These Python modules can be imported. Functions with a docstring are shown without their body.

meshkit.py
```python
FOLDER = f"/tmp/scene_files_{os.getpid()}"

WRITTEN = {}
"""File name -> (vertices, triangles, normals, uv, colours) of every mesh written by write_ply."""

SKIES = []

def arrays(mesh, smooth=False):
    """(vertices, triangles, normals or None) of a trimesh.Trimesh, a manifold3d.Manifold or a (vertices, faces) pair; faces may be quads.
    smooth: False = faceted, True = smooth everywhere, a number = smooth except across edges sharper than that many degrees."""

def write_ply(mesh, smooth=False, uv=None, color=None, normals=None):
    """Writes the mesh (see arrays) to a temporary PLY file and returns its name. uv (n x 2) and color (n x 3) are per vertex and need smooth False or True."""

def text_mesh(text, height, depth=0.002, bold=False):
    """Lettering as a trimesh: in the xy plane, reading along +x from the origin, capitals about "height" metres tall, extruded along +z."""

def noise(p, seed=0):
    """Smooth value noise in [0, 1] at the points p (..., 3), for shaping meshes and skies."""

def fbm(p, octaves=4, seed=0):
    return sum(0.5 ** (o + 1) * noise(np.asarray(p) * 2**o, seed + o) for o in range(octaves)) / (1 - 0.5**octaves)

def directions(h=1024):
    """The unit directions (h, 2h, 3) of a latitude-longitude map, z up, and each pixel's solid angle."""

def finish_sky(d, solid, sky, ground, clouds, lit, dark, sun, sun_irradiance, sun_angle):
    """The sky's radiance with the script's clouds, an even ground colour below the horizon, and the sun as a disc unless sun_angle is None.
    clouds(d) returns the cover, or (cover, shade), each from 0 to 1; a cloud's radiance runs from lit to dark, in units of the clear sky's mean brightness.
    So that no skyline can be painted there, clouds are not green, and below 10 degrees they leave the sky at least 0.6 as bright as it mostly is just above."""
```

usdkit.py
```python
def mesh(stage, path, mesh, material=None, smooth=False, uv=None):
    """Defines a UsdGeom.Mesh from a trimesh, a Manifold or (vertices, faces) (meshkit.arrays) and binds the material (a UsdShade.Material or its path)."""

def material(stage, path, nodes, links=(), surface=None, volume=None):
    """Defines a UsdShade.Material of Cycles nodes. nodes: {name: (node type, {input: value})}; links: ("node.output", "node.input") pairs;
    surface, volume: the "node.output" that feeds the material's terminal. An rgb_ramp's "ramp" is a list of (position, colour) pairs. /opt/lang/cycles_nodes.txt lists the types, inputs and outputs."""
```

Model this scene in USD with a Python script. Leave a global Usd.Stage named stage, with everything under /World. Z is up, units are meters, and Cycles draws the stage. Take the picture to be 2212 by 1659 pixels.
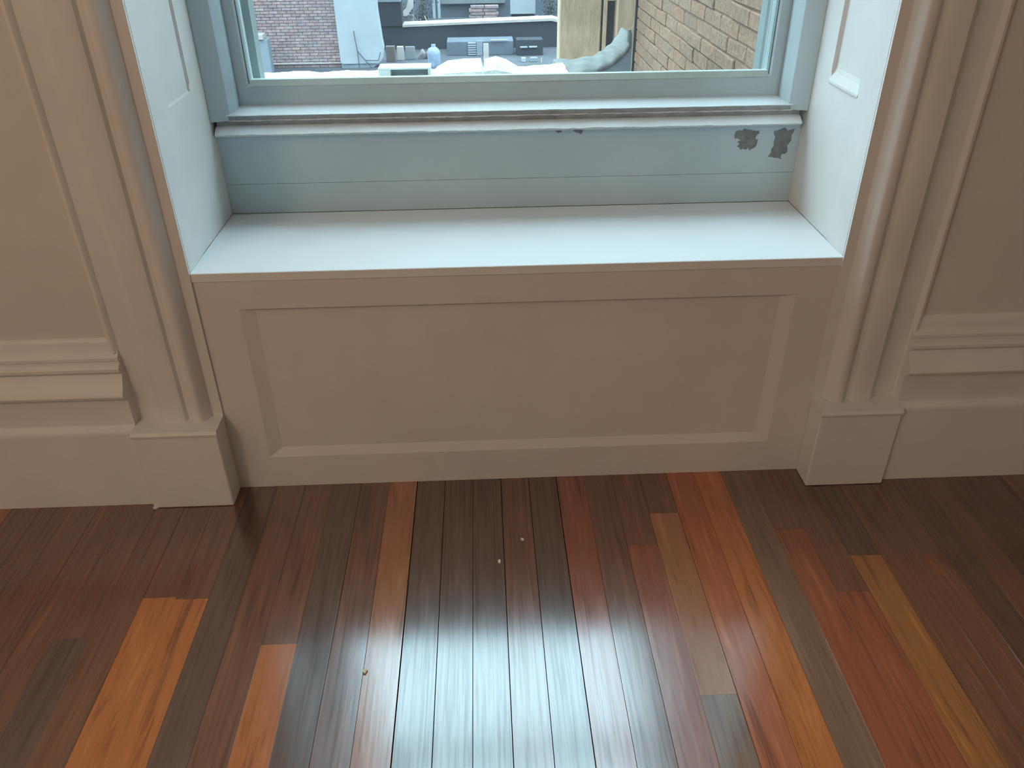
import math, random
import numpy as np, trimesh
from shapely.geometry import Polygon
from pxr import Usd, UsdGeom, UsdLux, UsdShade, Gf, Sdf
import usdkit, meshkit

random.seed(7)
rng = np.random.default_rng(7)
stage = Usd.Stage.CreateInMemory()
UsdGeom.SetStageUpAxis(stage, "Z")
UsdGeom.SetStageMetersPerUnit(stage, 1.0)
UsdGeom.Xform.Define(stage, "/World")

# ------------------------------------------------------------------ camera
EXPOSURE = 0.0
cam = UsdGeom.Camera.Define(stage, "/World/camera")
cam.CreateHorizontalApertureAttr(36.0)
cam.CreateFocalLengthAttr(36.0 * 1728.0 / 2212.0)
cam.CreateExposureAttr(EXPOSURE)
cam.CreateClippingRangeAttr((0.05, 1000.0))
CAM = np.array([-0.065, -1.371, 1.10])
p_, y_, r_ = math.radians(32.01), math.radians(1.97), math.radians(-0.676)
fw = np.array([math.sin(y_) * math.cos(p_), math.cos(y_) * math.cos(p_), -math.sin(p_)])
rt = np.array([math.cos(y_), -math.sin(y_), 0.0])
up = np.cross(rt, fw)
rt2 = math.cos(r_) * rt + math.sin(r_) * up
up2 = -math.sin(r_) * rt + math.cos(r_) * up
M = np.eye(4)
M[0, :3], M[1, :3], M[2, :3], M[3, :3] = rt2, up2, -fw, CAM
cam.AddTransformOp().Set(Gf.Matrix4d(*M.ravel().tolist()))

# ------------------------------------------------------------------ light: overcast sky, one warm ceiling lamp
SKY = (0.62, 0.88, 1.0)
SKY_LOW, SKY_HIGH = 2.2, 7.1
dome = UsdLux.DomeLight.Define(stage, "/World/sky")
dome.CreateIntensityAttr(1.0)
sky_mat = usdkit.material(stage, "/World/Looks/overcast_sky", {
    "geo": ("texture_coordinate", {}), "sep": ("separate_xyz", {}),
    "el": ("map_range", {"from_min": -0.003, "from_max": 0.9, "to_min": 0.0, "to_max": 1.0, "clamp": True}),
    "ramp": ("rgb_ramp", {"ramp": [(0.0, tuple(c * 0.02 for c in SKY)), (0.004, tuple(c * SKY_LOW / 20 for c in SKY)), (1.0, tuple(c * SKY_HIGH / 20 for c in SKY))]}),
    "bg": ("background_shader", {"strength": 20.0})},
    [("geo.generated", "sep.vector"), ("sep.z", "el.value"), ("el.result", "ramp.fac"), ("ramp.color", "bg.color")], surface="bg.background")
UsdShade.MaterialBindingAPI.Apply(dome.GetPrim()).Bind(sky_mat)
LAMP_AT = (-1.6, -2.5, 2.2)
LAMP_POWER = 17.0
LAMP_COLOR = (1.0, 0.75, 0.55)

# ------------------------------------------------------------------ helpers
used = {}


def numbered(parent, name):
    k = used.get((parent, name), 0)
    used[(parent, name)] = k + 1
    return f"{parent}/{name}" + (f"_{k:03d}" if k else "")


def tag(prim, label=None, cat=None, group=None, kind=None):
    for k, v in (("label", label), ("category", cat), ("group", group), ("kind", kind)):
        if v:
            prim.SetCustomDataByKey(k, v)
    return prim


def thing(name, label, cat, loc=(0, 0, 0), rotz=0.0, group=None, kind=None):
    x = UsdGeom.Xform.Define(stage, numbered("/World", name))
    if any(loc) or rotz:
        x.AddTranslateOp().Set(Gf.Vec3d(*map(float, loc)))
        x.AddRotateZOp().Set(float(rotz))
    return tag(x.GetPrim(), label, cat, group, kind)


def obj(name, mesh, m, parent=None, smooth=False, label=None, cat=None, group=None, kind=None):
    base = str(parent.GetPath()) if parent is not None else "/World"
    g = usdkit.mesh(stage, numbered(base, name), mesh, m, smooth=smooth)
    return tag(g.GetPrim(), label, cat, group, kind)


def cat_(*ms):
    return trimesh.util.concatenate(list(ms))


def box(x0, x1, y0, y1, z0, z1, bev=0.0):
    if not bev:
        b = trimesh.creation.box((x1 - x0, y1 - y0, z1 - z0))
        b.apply_translation(((x0 + x1) / 2, (y0 + y1) / 2, (z0 + z1) / 2))
        return b
    pts = []
    for x, sx in ((x0, 1), (x1, -1)):
        for y, sy in ((y0, 1), (y1, -1)):
            for z, sz in ((z0, 1), (z1, -1)):
                pts += [(x + sx * bev, y + sy * bev, z), (x + sx * bev, y, z + sz * bev), (x, y + sy * bev, z + sz * bev)]
    return trimesh.convex.convex_hull(np.array(pts))


def ext(poly, h):
    if not isinstance(poly, Polygon):
        poly = Polygon(poly)
    poly = poly.buffer(0)
    if hasattr(poly, "geoms"):
        poly = max(poly.geoms, key=lambda g: g.area)
    return trimesh.creation.extrude_polygon(poly, h)


def ext_x(poly, x0, x1):
    m = ext(poly, x1 - x0)
    m.vertices = m.vertices[:, [2, 0, 1]] + [x0, 0, 0]
    return m


def ext_y(poly, y0, y1):
    m = ext(poly, y1 - y0)
    v = m.vertices
    m.vertices = np.stack([v[:, 0], y1 - v[:, 2], v[:, 1]], 1)
    return m


def ext_z(poly, z0, z1):
    m = ext(poly, z1 - z0)
    m.apply_translation((0, 0, z0))
    return m


def soft(poly, r, seg=4):
    p = Polygon(poly)
    return p.buffer(r, quad_segs=seg).buffer(-2 * r, quad_segs=seg).buffer(r, quad_segs=seg).simplify(r * 0.05)


def sweep_x(profile, x0, x1, n, jitter, seed=0):
    """A closed (y, z) profile carried along x, with each vertex moved by slow noise times jitter[i]."""
    prof = np.asarray(profile, float)
    if Polygon(prof).exterior.is_ccw is False:
        prof, jitter = prof[::-1], jitter[::-1]
    k, xs = len(prof), np.linspace(x0, x1, n)
    ring = np.zeros((n, k, 3))
    ring[:, :, 0] = xs[:, None]
    ring[:, :, 1:] = prof[None]
    q = np.stack([xs[:, None] * 30 + 0 * prof[None, :, 0], np.broadcast_to(np.arange(k) * 3.7, (n, k)), np.zeros((n, k))], -1)
    q2 = q * [5, 1, 1]
    j = np.asarray(jitter)[None, :]
    ring[:, :, 1] += j * (meshkit.fbm(q, 3, seed) - 0.5 + 0.5 * (meshkit.noise(q2, seed + 9) - 0.5)) * 2
    ring[:, :, 2] += j * (meshkit.fbm(q + 50, 3, seed + 3) - 0.5 + 0.5 * (meshkit.noise(q2 + 50, seed + 5) - 0.5)) * 2
    v = ring.reshape(-1, 3)
    f = []
    for i in range(n - 1):
        for a in range(k):
            b = (a + 1) % k
            A, B, C, D = i * k + a, i * k + b, (i + 1) * k + b, (i + 1) * k + a
            f += [(A, C, B), (A, D, C)] if False else [(A, B, C), (A, C, D)]
    tv, tf = trimesh.creation.triangulate_polygon(Polygon(prof), engine="earcut")
    # caps
    idx = [int(np.argmin(np.linalg.norm(prof - t, axis=1))) for t in tv]
    for a, b, c in tf:
        f.append((idx[c], idx[b], idx[a]))
        f.append(tuple((n - 1) * k + idx[q] for q in (a, b, c)))
    m = trimesh.Trimesh(v, f, process=False)
    m.fix_normals()
    return m


def slab(xs, ylo, yhi, ztop, zbot, ny=10):
    """A closed slab whose top is a height field; ylo, yhi: functions of x; ztop: function of (x, y) arrays."""
    xs = np.asarray(xs)
    t = np.linspace(0, 1, ny)
    X = np.repeat(xs[:, None], ny, 1)
    Y = ylo(xs)[:, None] * (1 - t) + yhi(xs)[:, None] * t
    Z = ztop(X, Y)
    n = len(xs)
    top = np.stack([X, Y, Z], -1).reshape(-1, 3)
    bot = np.stack([X, Y, np.full_like(X, zbot)], -1).reshape(-1, 3)
    v = np.vstack([top, bot])
    N, f = n * ny, []
    for i in range(n - 1):
        for j in range(ny - 1):
            a, b, c, d = i * ny + j, (i + 1) * ny + j, (i + 1) * ny + j + 1, i * ny + j + 1
            f += [(a, b, c), (a, c, d), (N + a, N + c, N + b), (N + a, N + d, N + c)]
    for i in range(n - 1):
        a, b = i * ny, (i + 1) * ny
        f += [(a, N + a, N + b), (a, N + b, b)]
        a, b = i * ny + ny - 1, (i + 1) * ny + ny - 1
        f += [(a, b, N + b), (a, N + b, N + a)]
    for j in range(ny - 1):
        a, b = j, j + 1
        f += [(a, b, N + b), (a, N + b, N + a)]
        a, b = (n - 1) * ny + j, (n - 1) * ny + j + 1
        f += [(a, N + a, N + b), (a, N + b, b)]
    m = trimesh.Trimesh(v, f, process=False)
    m.fix_normals()
    return m


def tube(pts, r, sides=8):
    p = np.asarray(pts, float)
    ms = []
    for a, b in zip(p[:-1], p[1:]):
        ms.append(trimesh.creation.cylinder(radius=r, segment=(a, b), sections=sides))
    for a in p[1:-1]:
        s = trimesh.creation.icosphere(1, r)
        s.apply_translation(a)
        ms.append(s)
    return cat_(*ms)


def chunk(cx, cy, z0, sx, sy, sz, seed, n=26):
    """A broken, flat-bottomed lump."""
    r = np.random.default_rng(seed)
    d = r.normal(size=(n, 3))
    d /= np.linalg.norm(d, axis=1, keepdims=True)
    d *= r.uniform(0.8, 1.0, (n, 1))
    v = d * [sx / 2, sy / 2, sz]
    v[:, 2] = np.maximum(v[:, 2], 0)
    return trimesh.convex.convex_hull(v + [cx, cy, z0])


# ------------------------------------------------------------------ materials
def paint(name, color, rough=0.45, bump=0.15, scale=120.0, var=0.06, big=4.0, spec=0.4, dist=0.0012):
    c = np.array(color)
    return usdkit.material(stage, f"/World/Looks/{name}", {
        "g": ("geometry", {}),
        "n": ("noise_texture", {"scale": scale, "detail": 4.0, "roughness": 0.6}),
        "v": ("noise_texture", {"scale": big, "detail": 4.0, "roughness": 0.6}),
        "r": ("rgb_ramp", {"ramp": [(0.3, tuple(c * (1 - var))), (0.7, tuple(np.minimum(c * (1 + var), 0.95)))]}),
        "b": ("bump", {"strength": bump, "distance": dist}),
        "p": ("principled_bsdf", {"roughness": rough, "specular_ior_level": spec})},
        [("g.position", "n.vector"), ("g.position", "v.vector"), ("v.fac", "r.fac"), ("r.color", "p.base_color"), ("n.fac", "b.height"), ("b.normal", "p.normal")],
        surface="p.BSDF")


TINT = (1.0, 1.0, 1.0)


def rough_stuff(name, c0, c1, scale=20.0, rough=0.85, bump=0.5, dist=0.01, detail=6.0, stretch=(1, 1, 1), rnd=0.0, lo=0.3, hi=0.7):
    c0, c1 = (tuple(a * b for a, b in zip(c, TINT)) for c in (c0, c1))
    nodes = {
        "g": ("geometry", {}), "m": ("mapping", {"scale": stretch}),
        "n": ("noise_texture", {"scale": scale, "detail": detail, "roughness": 0.65}),
        "r": ("rgb_ramp", {"ramp": [(lo, c0), (hi, c1)]}),
        "b": ("bump", {"strength": bump, "distance": dist}),
        "p": ("principled_bsdf", {"roughness": rough, "specular_ior_level": 0.3})}
    links = [("g.position", "m.vector"), ("m.vector", "n.vector"), ("n.fac", "r.fac"), ("n.fac", "b.height"), ("b.normal", "p.normal")]
    if rnd:
        nodes |= {"o": ("object_info", {}), "mr": ("map_range", {"to_min": 1 - rnd, "to_max": 1 + rnd}), "h": ("hsv", {})}
        links += [("o.random", "mr.value"), ("mr.result", "h.value"), ("r.color", "h.color"), ("h.color", "p.base_color")]
    else:
        links += [("r.color", "p.base_color")]
    return usdkit.material(stage, f"/World/Looks/{name}", nodes, links, surface="p.BSDF")


def wood(name, dark, mid, light, seed):
    """Varnished strip flooring: grain runs along y, with worn and stained streaks of its own."""
    return usdkit.material(stage, f"/World/Looks/{name}", {
        "g": ("geometry", {}), "o": ("object_info", {}), "add": ("vector_math", {"math_type": "multiply_add", "vector2": (1, 1, 1), "vector3": (seed * 3.1, seed * 1.7, 0)}),
        "m1": ("mapping", {"scale": (150.0, 4.0, 1.0)}), "n1": ("noise_texture", {"scale": 1.0, "detail": 6.0, "roughness": 0.62, "distortion": 0.6}),
        "m2": ("mapping", {"scale": (26.0, 3.2, 1.0)}), "n2": ("noise_texture", {"scale": 1.0, "detail": 5.0, "roughness": 0.6, "distortion": 1.2}),
        "m3": ("mapping", {"scale": (420.0, 9.0, 1.0)}), "n3": ("noise_texture", {"scale": 1.0, "detail": 3.0, "roughness": 0.7}),
        "mixn": ("math", {"math_type": "multiply_add", "value2": 0.45}),
        "half": ("math", {"math_type": "multiply", "value2": 0.55}),
        "r": ("rgb_ramp", {"ramp": [(0.36, dark), (0.47, mid), (0.54, mid), (0.66, light)]}),
        "k": ("rgb_ramp", {"ramp": [(0.30, (0.62, 0.58, 0.56)), (0.44, (1, 1, 1))]}),
        "mul": ("mix_color", {"blend_type": "multiply", "fac": 0.8}),
        "rr": ("map_range", {"to_min": FLOOR_ROUGH[0], "to_max": FLOOR_ROUGH[1]}),
        "bs": ("math", {"math_type": "add"}), "cw": ("map_range", {"from_min": 0.32, "from_max": 0.55, "to_min": 0.62, "to_max": 1.0, "clamp": True}),
        "b": ("bump", {"strength": 0.12, "distance": 0.0002}),
        "p": ("principled_bsdf", {"specular_ior_level": 0.5, "coat_ior": FLOOR_COAT_IOR})},
        [("g.position", "add.vector1"), ("add.vector", "m1.vector"), ("add.vector", "m2.vector"), ("add.vector", "m3.vector"),
         ("m1.vector", "n1.vector"), ("m2.vector", "n2.vector"), ("m3.vector", "n3.vector"),
         ("n2.fac", "half.value1"), ("n1.fac", "mixn.value1"), ("half.value", "mixn.value3"), ("mixn.value", "r.fac"),
         ("n3.fac", "k.fac"), ("n1.fac", "cw.value"), ("cw.result", "p.coat_weight"), ("r.color", "mul.a"), ("k.color", "mul.b"), ("mul.result", "p.base_color"),
         ("n2.fac", "rr.value"), ("rr.result", "p.roughness"), ("rr.result", "p.coat_roughness"),
         ("n1.fac", "bs.value1"), ("n3.fac", "bs.value2"), ("bs.value", "b.height"), ("b.normal", "p.normal"), ("b.normal", "p.coat_normal")],
        surface="p.BSDF")


FLOOR_ROUGH = (0.12, 0.24)
FLOOR_COAT_IOR = 2.25
WHITE = paint("white_gloss_paint", (0.76, 0.75, 0.73), rough=0.42, bump=0.25, scale=90, var=0.05)
WALLP = paint("wall_paint", (0.70, 0.68, 0.64), rough=0.6, bump=0.25, scale=140, var=0.05)
APRON = paint("wrinkled_apron_paint", (0.74, 0.72, 0.70), rough=0.45, bump=0.45, scale=70, var=0.05, dist=0.002)
SILLP = paint("new_sill_paint", (0.82, 0.84, 0.84), rough=0.35, bump=0.06, scale=200, var=0.02)
SASHP = paint("old_sash_paint", (0.55, 0.69, 0.76), rough=0.5, bump=0.35, scale=60, var=0.06)  # blue deepened to carry the glare from the window
CRACKED = paint("cracked_stool_paint", (0.70, 0.76, 0.78), rough=0.5, bump=0.6, scale=60, var=0.06)
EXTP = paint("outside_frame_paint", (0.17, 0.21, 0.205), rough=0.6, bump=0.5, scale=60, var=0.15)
OBEAD = paint("outside_bead_paint", (0.30, 0.34, 0.335), rough=0.6, bump=0.4, scale=60, var=0.15)
PUTTY = paint("old_putty", (0.43, 0.49, 0.46), rough=0.6, bump=0.5, scale=80, var=0.12)
WORN = paint("worn_nosing_paint", (0.36, 0.40, 0.43), rough=0.6, bump=0.7, scale=50, var=0.22, big=30)  # worn paint, darkened further to put shade on the nosing face
BEADP = paint("bead_paint", (0.76, 0.82, 0.84), rough=0.45, bump=0.5, scale=60, var=0.05)  # whitened so the bead looks lit from the window
PEEL = rough_stuff("bare_patch", (0.16, 0.18, 0.19), (0.30, 0.33, 0.34), scale=60, bump=0.3, dist=0.002)
GAP = rough_stuff("dark_gap", (0.01, 0.008, 0.006), (0.02, 0.015, 0.012), scale=40)
CEIL = paint("ceiling_paint", (0.75, 0.73, 0.70), rough=0.8, bump=0.1)
CHIP = paint("paint_flake", (0.78, 0.72, 0.62), rough=0.7)
BRASS = usdkit.material(stage, "/World/Looks/lamp_metal", {"p": ("principled_bsdf", {"base_color": (0.5, 0.4, 0.25), "metallic": 1.0, "roughness": 0.3}), "g": ("geometry", {}), "n": ("noise_texture", {"scale": 50.0}), "b": ("bump", {"strength": 0.05, "distance": 0.001})}, [("g.position", "n.vector"), ("n.fac", "b.height"), ("b.normal", "p.normal")], surface="p.BSDF")
# dusty single pane: clear, faint reflection, a thin film of dust that scatters light
GLASS = usdkit.material(stage, "/World/Looks/dusty_glass", {
    "g": ("geometry", {}), "n": ("noise_texture", {"scale": 5.0, "detail": 5.0}),
    "t": ("transparent_bsdf", {"color": (0.97, 0.99, 0.99)}), "gl": ("glossy_bsdf", {"roughness": 0.02, "color": (1, 1, 1)}), "f": ("fresnel", {"IOR": 1.5}), "front": ("math", {"math_type": "subtract", "value1": 1.0}), "ff": ("math", {"math_type": "multiply"}),
    "d": ("translucent_bsdf", {"color": (0.8, 0.85, 0.9)}), "mr": ("map_range", {"to_min": 0.002, "to_max": 0.010}),
    "m1": ("mix_closure", {}), "m2": ("mix_closure", {})},
    [("g.position", "n.vector"), ("n.fac", "mr.value"), ("g.backfacing", "front.value2"), ("f.fac", "ff.value1"), ("front.value", "ff.value2"), ("ff.value", "m1.fac"), ("t.BSDF", "m1.closure1"), ("gl.BSDF", "m1.closure2"),
     ("mr.result", "m2.fac"), ("m1.closure", "m2.closure1"), ("d.BSDF", "m2.closure2")], surface="m2.closure")

# ------------------------------------------------------------------ the room
S = 0.607            # half width of the window opening
ZS = 0.5015          # top of the inner sill
ZH = 2.60            # head of the opening
RX0, RX1, RY0, RH = -2.6, 2.4, -4.6, 2.95
YO = 0.45            # outside face of the front wall

wf = thing("wall_front", "painted front wall of the room around the window", "wall", kind="structure")
obj("wall_panel", box(RX0 - 0.15, -S - 0.055, 0.0, YO, -0.02, RH), WALLP, wf)
obj("wall_panel", box(S + 0.055, RX1 + 0.15, 0.0, YO, -0.02, RH), WALLP, wf)
obj("wall_panel", box(-S - 0.055, S + 0.055, 0.0, YO, ZH + 0.055, RH), WALLP, wf)
obj("wall_panel", box(-S - 0.055, S + 0.055, 0.335, YO, -0.02, 0.655), WALLP, wf)
obj("wall_left", box(RX0 - 0.15, RX0, RY0, 0.0, -0.02, RH), WALLP, label="painted side wall left of the window", cat="wall", kind="structure")
obj("wall_right", box(RX1, RX1 + 0.15, RY0, 0.0, -0.02, RH), WALLP, label="painted side wall right of the window", cat="wall", kind="structure")
obj("wall_back", box(RX0 - 0.15, RX1 + 0.15, RY0 - 0.15, RY0, -0.02, RH), WALLP, label="painted wall at the back of the room facing the window", cat="wall", kind="structure")
obj("ceiling", box(RX0 - 0.15, RX1 + 0.15, RY0 - 0.15, YO, RH, RH + 0.15), CEIL, label="white ceiling of the room", cat="ceiling", kind="structure")

ob = thing("house_facade", "upper outside wall of the house itself above and beside the window", "facade", kind="structure")
obj("facade_panel", box(-7.0, RX0 - 0.15, 0.0, YO, -3.0, 11.0), WALLP, ob)
obj("facade_panel", box(RX1 + 0.15, 7.0, 0.0, YO, -3.0, 11.0), WALLP, ob)
obj("facade_panel", box(RX0 - 0.15, RX1 + 0.15, 0.0, YO, RH + 0.15, 11.0), WALLP, ob)
obj("facade_panel", box(RX0 - 0.15, RX1 + 0.15, 0.34, YO, -3.0, -0.13), WALLP, ob)

# ---- floor boards
BW = 0.0603
X0 = 0.020 - 0.065
PAL = {  # dark streak, body, light streak
    "deep": ((0.041, 0.012, 0.006), (0.081, 0.023, 0.010), (0.135, 0.040, 0.014)),
    "brown": ((0.057, 0.017, 0.007), (0.128, 0.035, 0.012), (0.216, 0.062, 0.019)),
    "umber": ((0.039, 0.016, 0.009), (0.073, 0.030, 0.017), (0.127, 0.055, 0.031)),
    "red": ((0.105, 0.021, 0.008), (0.238, 0.048, 0.013), (0.356, 0.084, 0.023)),
    "rust": ((0.155, 0.031, 0.007), (0.365, 0.078, 0.015), (0.547, 0.133, 0.028)),
    "orange": ((0.202, 0.047, 0.007), (0.451, 0.117, 0.017), (0.621, 0.184, 0.032)),
    "tan": ((0.162, 0.053, 0.018), (0.338, 0.111, 0.037), (0.486, 0.177, 0.067)),
    "grey": ((0.068, 0.030, 0.014), (0.155, 0.069, 0.033), (0.257, 0.119, 0.061)),
    "amber": ((0.108, 0.031, 0.006), (0.284, 0.086, 0.014), (0.446, 0.146, 0.027)),
}
WOOD = {k: wood(f"floor_wood_{k}", *v, seed=i) for i, (k, v) in enumerate(PAL.items())}
# board number: pieces from the wall towards the camera (near end y, tone)
PIECES = {  # some darker wall-end pieces carry the shade near the wall in their tone
    -19: [(-9, "brown")], -18: [(-9, "red")], -17: [(-9, "brown")], -16: [(-9, "brown")], -15: [(-9, "brown")],
    -14: [(-9, "brown")], -13: [(-0.40, "brown"), (-9, "umber")], -12: [(-9, "brown")],
    -11: [(-0.312, "brown"), (-9, "orange")], -10: [(-0.318, "brown"), (-9, "orange")], -9: [(-9, "umber")], -8: [(-0.72, "brown"), (-9, "rust")],
    -7: [(-0.43, "brown"), (-9, "orange")], -6: [(-9, "umber")], -5: [(-9, "brown")], -4: [(-9, "tan")],
    -3: [(-9, "umber")], -2: [(-9, "umber")], -1: [(-9, "umber")], 0: [(-9, "brown")], 1: [(-9, "umber")], 2: [(-9, "red")],
    3: [(-9, "brown")], 4: [(-0.22, "brown"), (-9, "red")], 5: [(-0.13, "brown"), (-0.565, "tan"), (-9, "grey")], 6: [(-9, "rust")], 7: [(-9, "orange")],
    8: [(-9, "grey")], 9: [(-0.19, "brown"), (-9, "red")], 10: [(-0.36, "brown"), (-9, "red")], 11: [(-0.27, "deep"), (-9, "amber")],
    12: [(-9, "brown")], 13: [(-9, "brown")], 14: [(-9, "deep")], 15: [(-9, "brown")], 16: [(-9, "deep")], 17: [(-9, "deep")], 18: [(-9, "brown")], 19: [(-9, "deep")], 20: [(-9, "brown")],
}
fl = thing("floor", "old varnished strip wood floor in brown, orange and grey boards", "floor", kind="structure")
obj("subfloor", box(RX0 - 0.1, RX1 + 0.1, RY0 - 0.1, 0.33, -0.12, -0.021), GAP, fl)


SEAM = {-3: 0.0016, 0: 0.0011, 2: 0.0013, -2: 0.0009, 1: 0.0008, -1: 0.0006, -5: 0.0007, 6: 0.0006, 11: 0.0006}


def board(xa, xb, ya, yb, zt, tilt, ga=0.0003, gb=0.0003):
    b = 0.0003
    xa, xb, ya, yb = xa + ga / 2, xb - gb / 2, ya + 0.0001, yb - 0.0001
    m = ext_y([(xa, zt - 0.018), (xb, zt - 0.018), (xb, zt - b), (xb - b, zt), (xa + b, zt), (xa, zt - b)], ya, yb)
    m.vertices[:, 2] += tilt * (m.vertices[:, 0] - (xa + xb) / 2)
    return m


far = []
for k in range(-42, 41):
    xa, xb = X0 + BW * k, X0 + BW * (k + 1)
    if xb < RX0 or xa > RX1:
        continue
    y = 0.02
    if k in PIECES:
        for y1, tone in PIECES[k]:
            y1 = max(y1, RY0)
            obj("board", board(xa, xb, y1, y, rng.uniform(-0.0004, 0.0), rng.uniform(-0.006, 0.006), SEAM.get(k, 0.0003), SEAM.get(k + 1, 0.0003)), WOOD[tone], fl)
            y = y1
    else:
        far.append(board(xa, xb, RY0, y, 0.0, 0.0))
obj("outer_boards", cat_(*far), WOOD["brown"], fl, kind="stuff")

# ---- casings (architraves) with plinth blocks
PROF = [(0.6052, 0.0), (0.6052, -0.005), (0.6245, -0.005), (0.626, -0.009), (0.633, -0.022), (0.638, -0.028), (0.643, -0.031), (0.650, -0.031), (0.657, -0.028), (0.661, -0.021),
        (0.664, -0.016), (0.670, -0.015), (0.674, -0.023), (0.682, -0.026), (0.700, -0.026), (0.715, -0.025), (0.722, -0.019), (0.728, -0.012), (0.735, -0.008),
        (0.748, -0.007), (0.770, -0.008), (0.774, -0.013), (0.778, -0.015), (0.784, -0.013), (0.786, -0.006), (0.786, 0.0)]
for n, (sx, side) in enumerate(((-1, "left"), (1, "right")), 1):
    t = thing(f"trim_{n}", f"moulded white window casing on its plinth block, {side} of the window", "window casing", kind="structure")
    obj("casing", ext_z([(sx * a, b) for a, b in PROF], 0.185, ZH + 0.18), WHITE, t, smooth=35)
    a, b = sorted((sx * 0.606, sx * 0.772))
    pl = ext_z([(a, 0.0), (b, 0.0), (b, -0.060), (a, -0.060)], 0.0, 0.183)
    cap = ext_x(soft([(0.0, 0.178), (-0.062, 0.178), (-0.0635, 0.184), (-0.060, 0.1905), (0.0, 0.1925)], 0.001), a - 0.001, b + 0.001)
    obj("plinth_block", cat_(box(a, b, -0.060, 0.0, 0.0, 0.186, 0.002), cap), WHITE, t)
obj("trim_3", box(-S, S, -0.03, 0.0, ZH, ZH + 0.18, 0.004), WHITE, label="plain white head casing above the window", cat="window casing", kind="structure")

# ---- baseboards of the front wall
BASE = [(0.0, 0.0), (-0.046, 0.0), (-0.046, 0.176), (-0.043, 0.184), (-0.034, 0.190), (-0.031, 0.196), (-0.031, 0.250), (-0.034, 0.256), (-0.042, 0.260), (-0.044, 0.266),
        (-0.042, 0.272), (-0.034, 0.282), (-0.026, 0.296), (-0.022, 0.306), (-0.025, 0.309), (-0.029, 0.314), (-0.029, 0.320), (-0.024, 0.325), (-0.018, 0.327), (-0.0175, 0.331),
        (-0.021, 0.334), (-0.021, 0.340), (-0.014, 0.345), (-0.010, 0.354), (-0.009, 0.366), (-0.005, 0.372), (0.0, 0.374)]
obj("baseboard_left", ext_x(BASE, RX0, -0.772), WHITE, smooth=30, label="tall moulded white baseboard left of the window", cat="baseboard", kind="structure")
obj("baseboard_right", ext_x(BASE, 0.772, RX1), WHITE, smooth=30, label="tall moulded white baseboard right of the window", cat="baseboard", kind="structure")

# ------------------------------------------------------------------ the window
wn = thing("window_1", "tall white sash window in a deep recess with wide sill and worn paint", "window", kind="structure")
# apron below the sill: frame, then the sunk panel inside
def ring_panel():
    R = [[(-S, 0.0, 0.0), (S, 0.0, 0.0), (S, 0.0, ZS - 0.018), (-S, 0.0, ZS - 0.018)],
         [(-0.530, 0.0, 0.078), (0.530, 0.0, 0.078), (0.530, 0.0, 0.426), (-0.530, 0.0, 0.426)],
         [(-0.503, 0.009, 0.098), (0.503, 0.009, 0.098), (0.503, 0.009, 0.4225), (-0.503, 0.009, 0.4225)]]
    v = [p for r in R for p in r]
    f = []
    for r in range(2):
        for a in range(4):
            b = (a + 1) % 4
            f.append((r * 4 + a, r * 4 + b, r * 4 + 4 + b, r * 4 + 4 + a))
    n = len(v)
    v += [(x, 0.045, z) for x, y, z in v]
    for a in range(4):
        b = (a + 1) % 4
        f += [(a, n + a, n + b, b), (8 + a, 8 + b, n + 8 + b, n + 8 + a)]
    for r in range(2):
        for a in range(4):
            b = (a + 1) % 4
            f.append((n + r * 4 + b, n + r * 4 + a, n + r * 4 + 4 + a, n + r * 4 + 4 + b))
    return v, f


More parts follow.
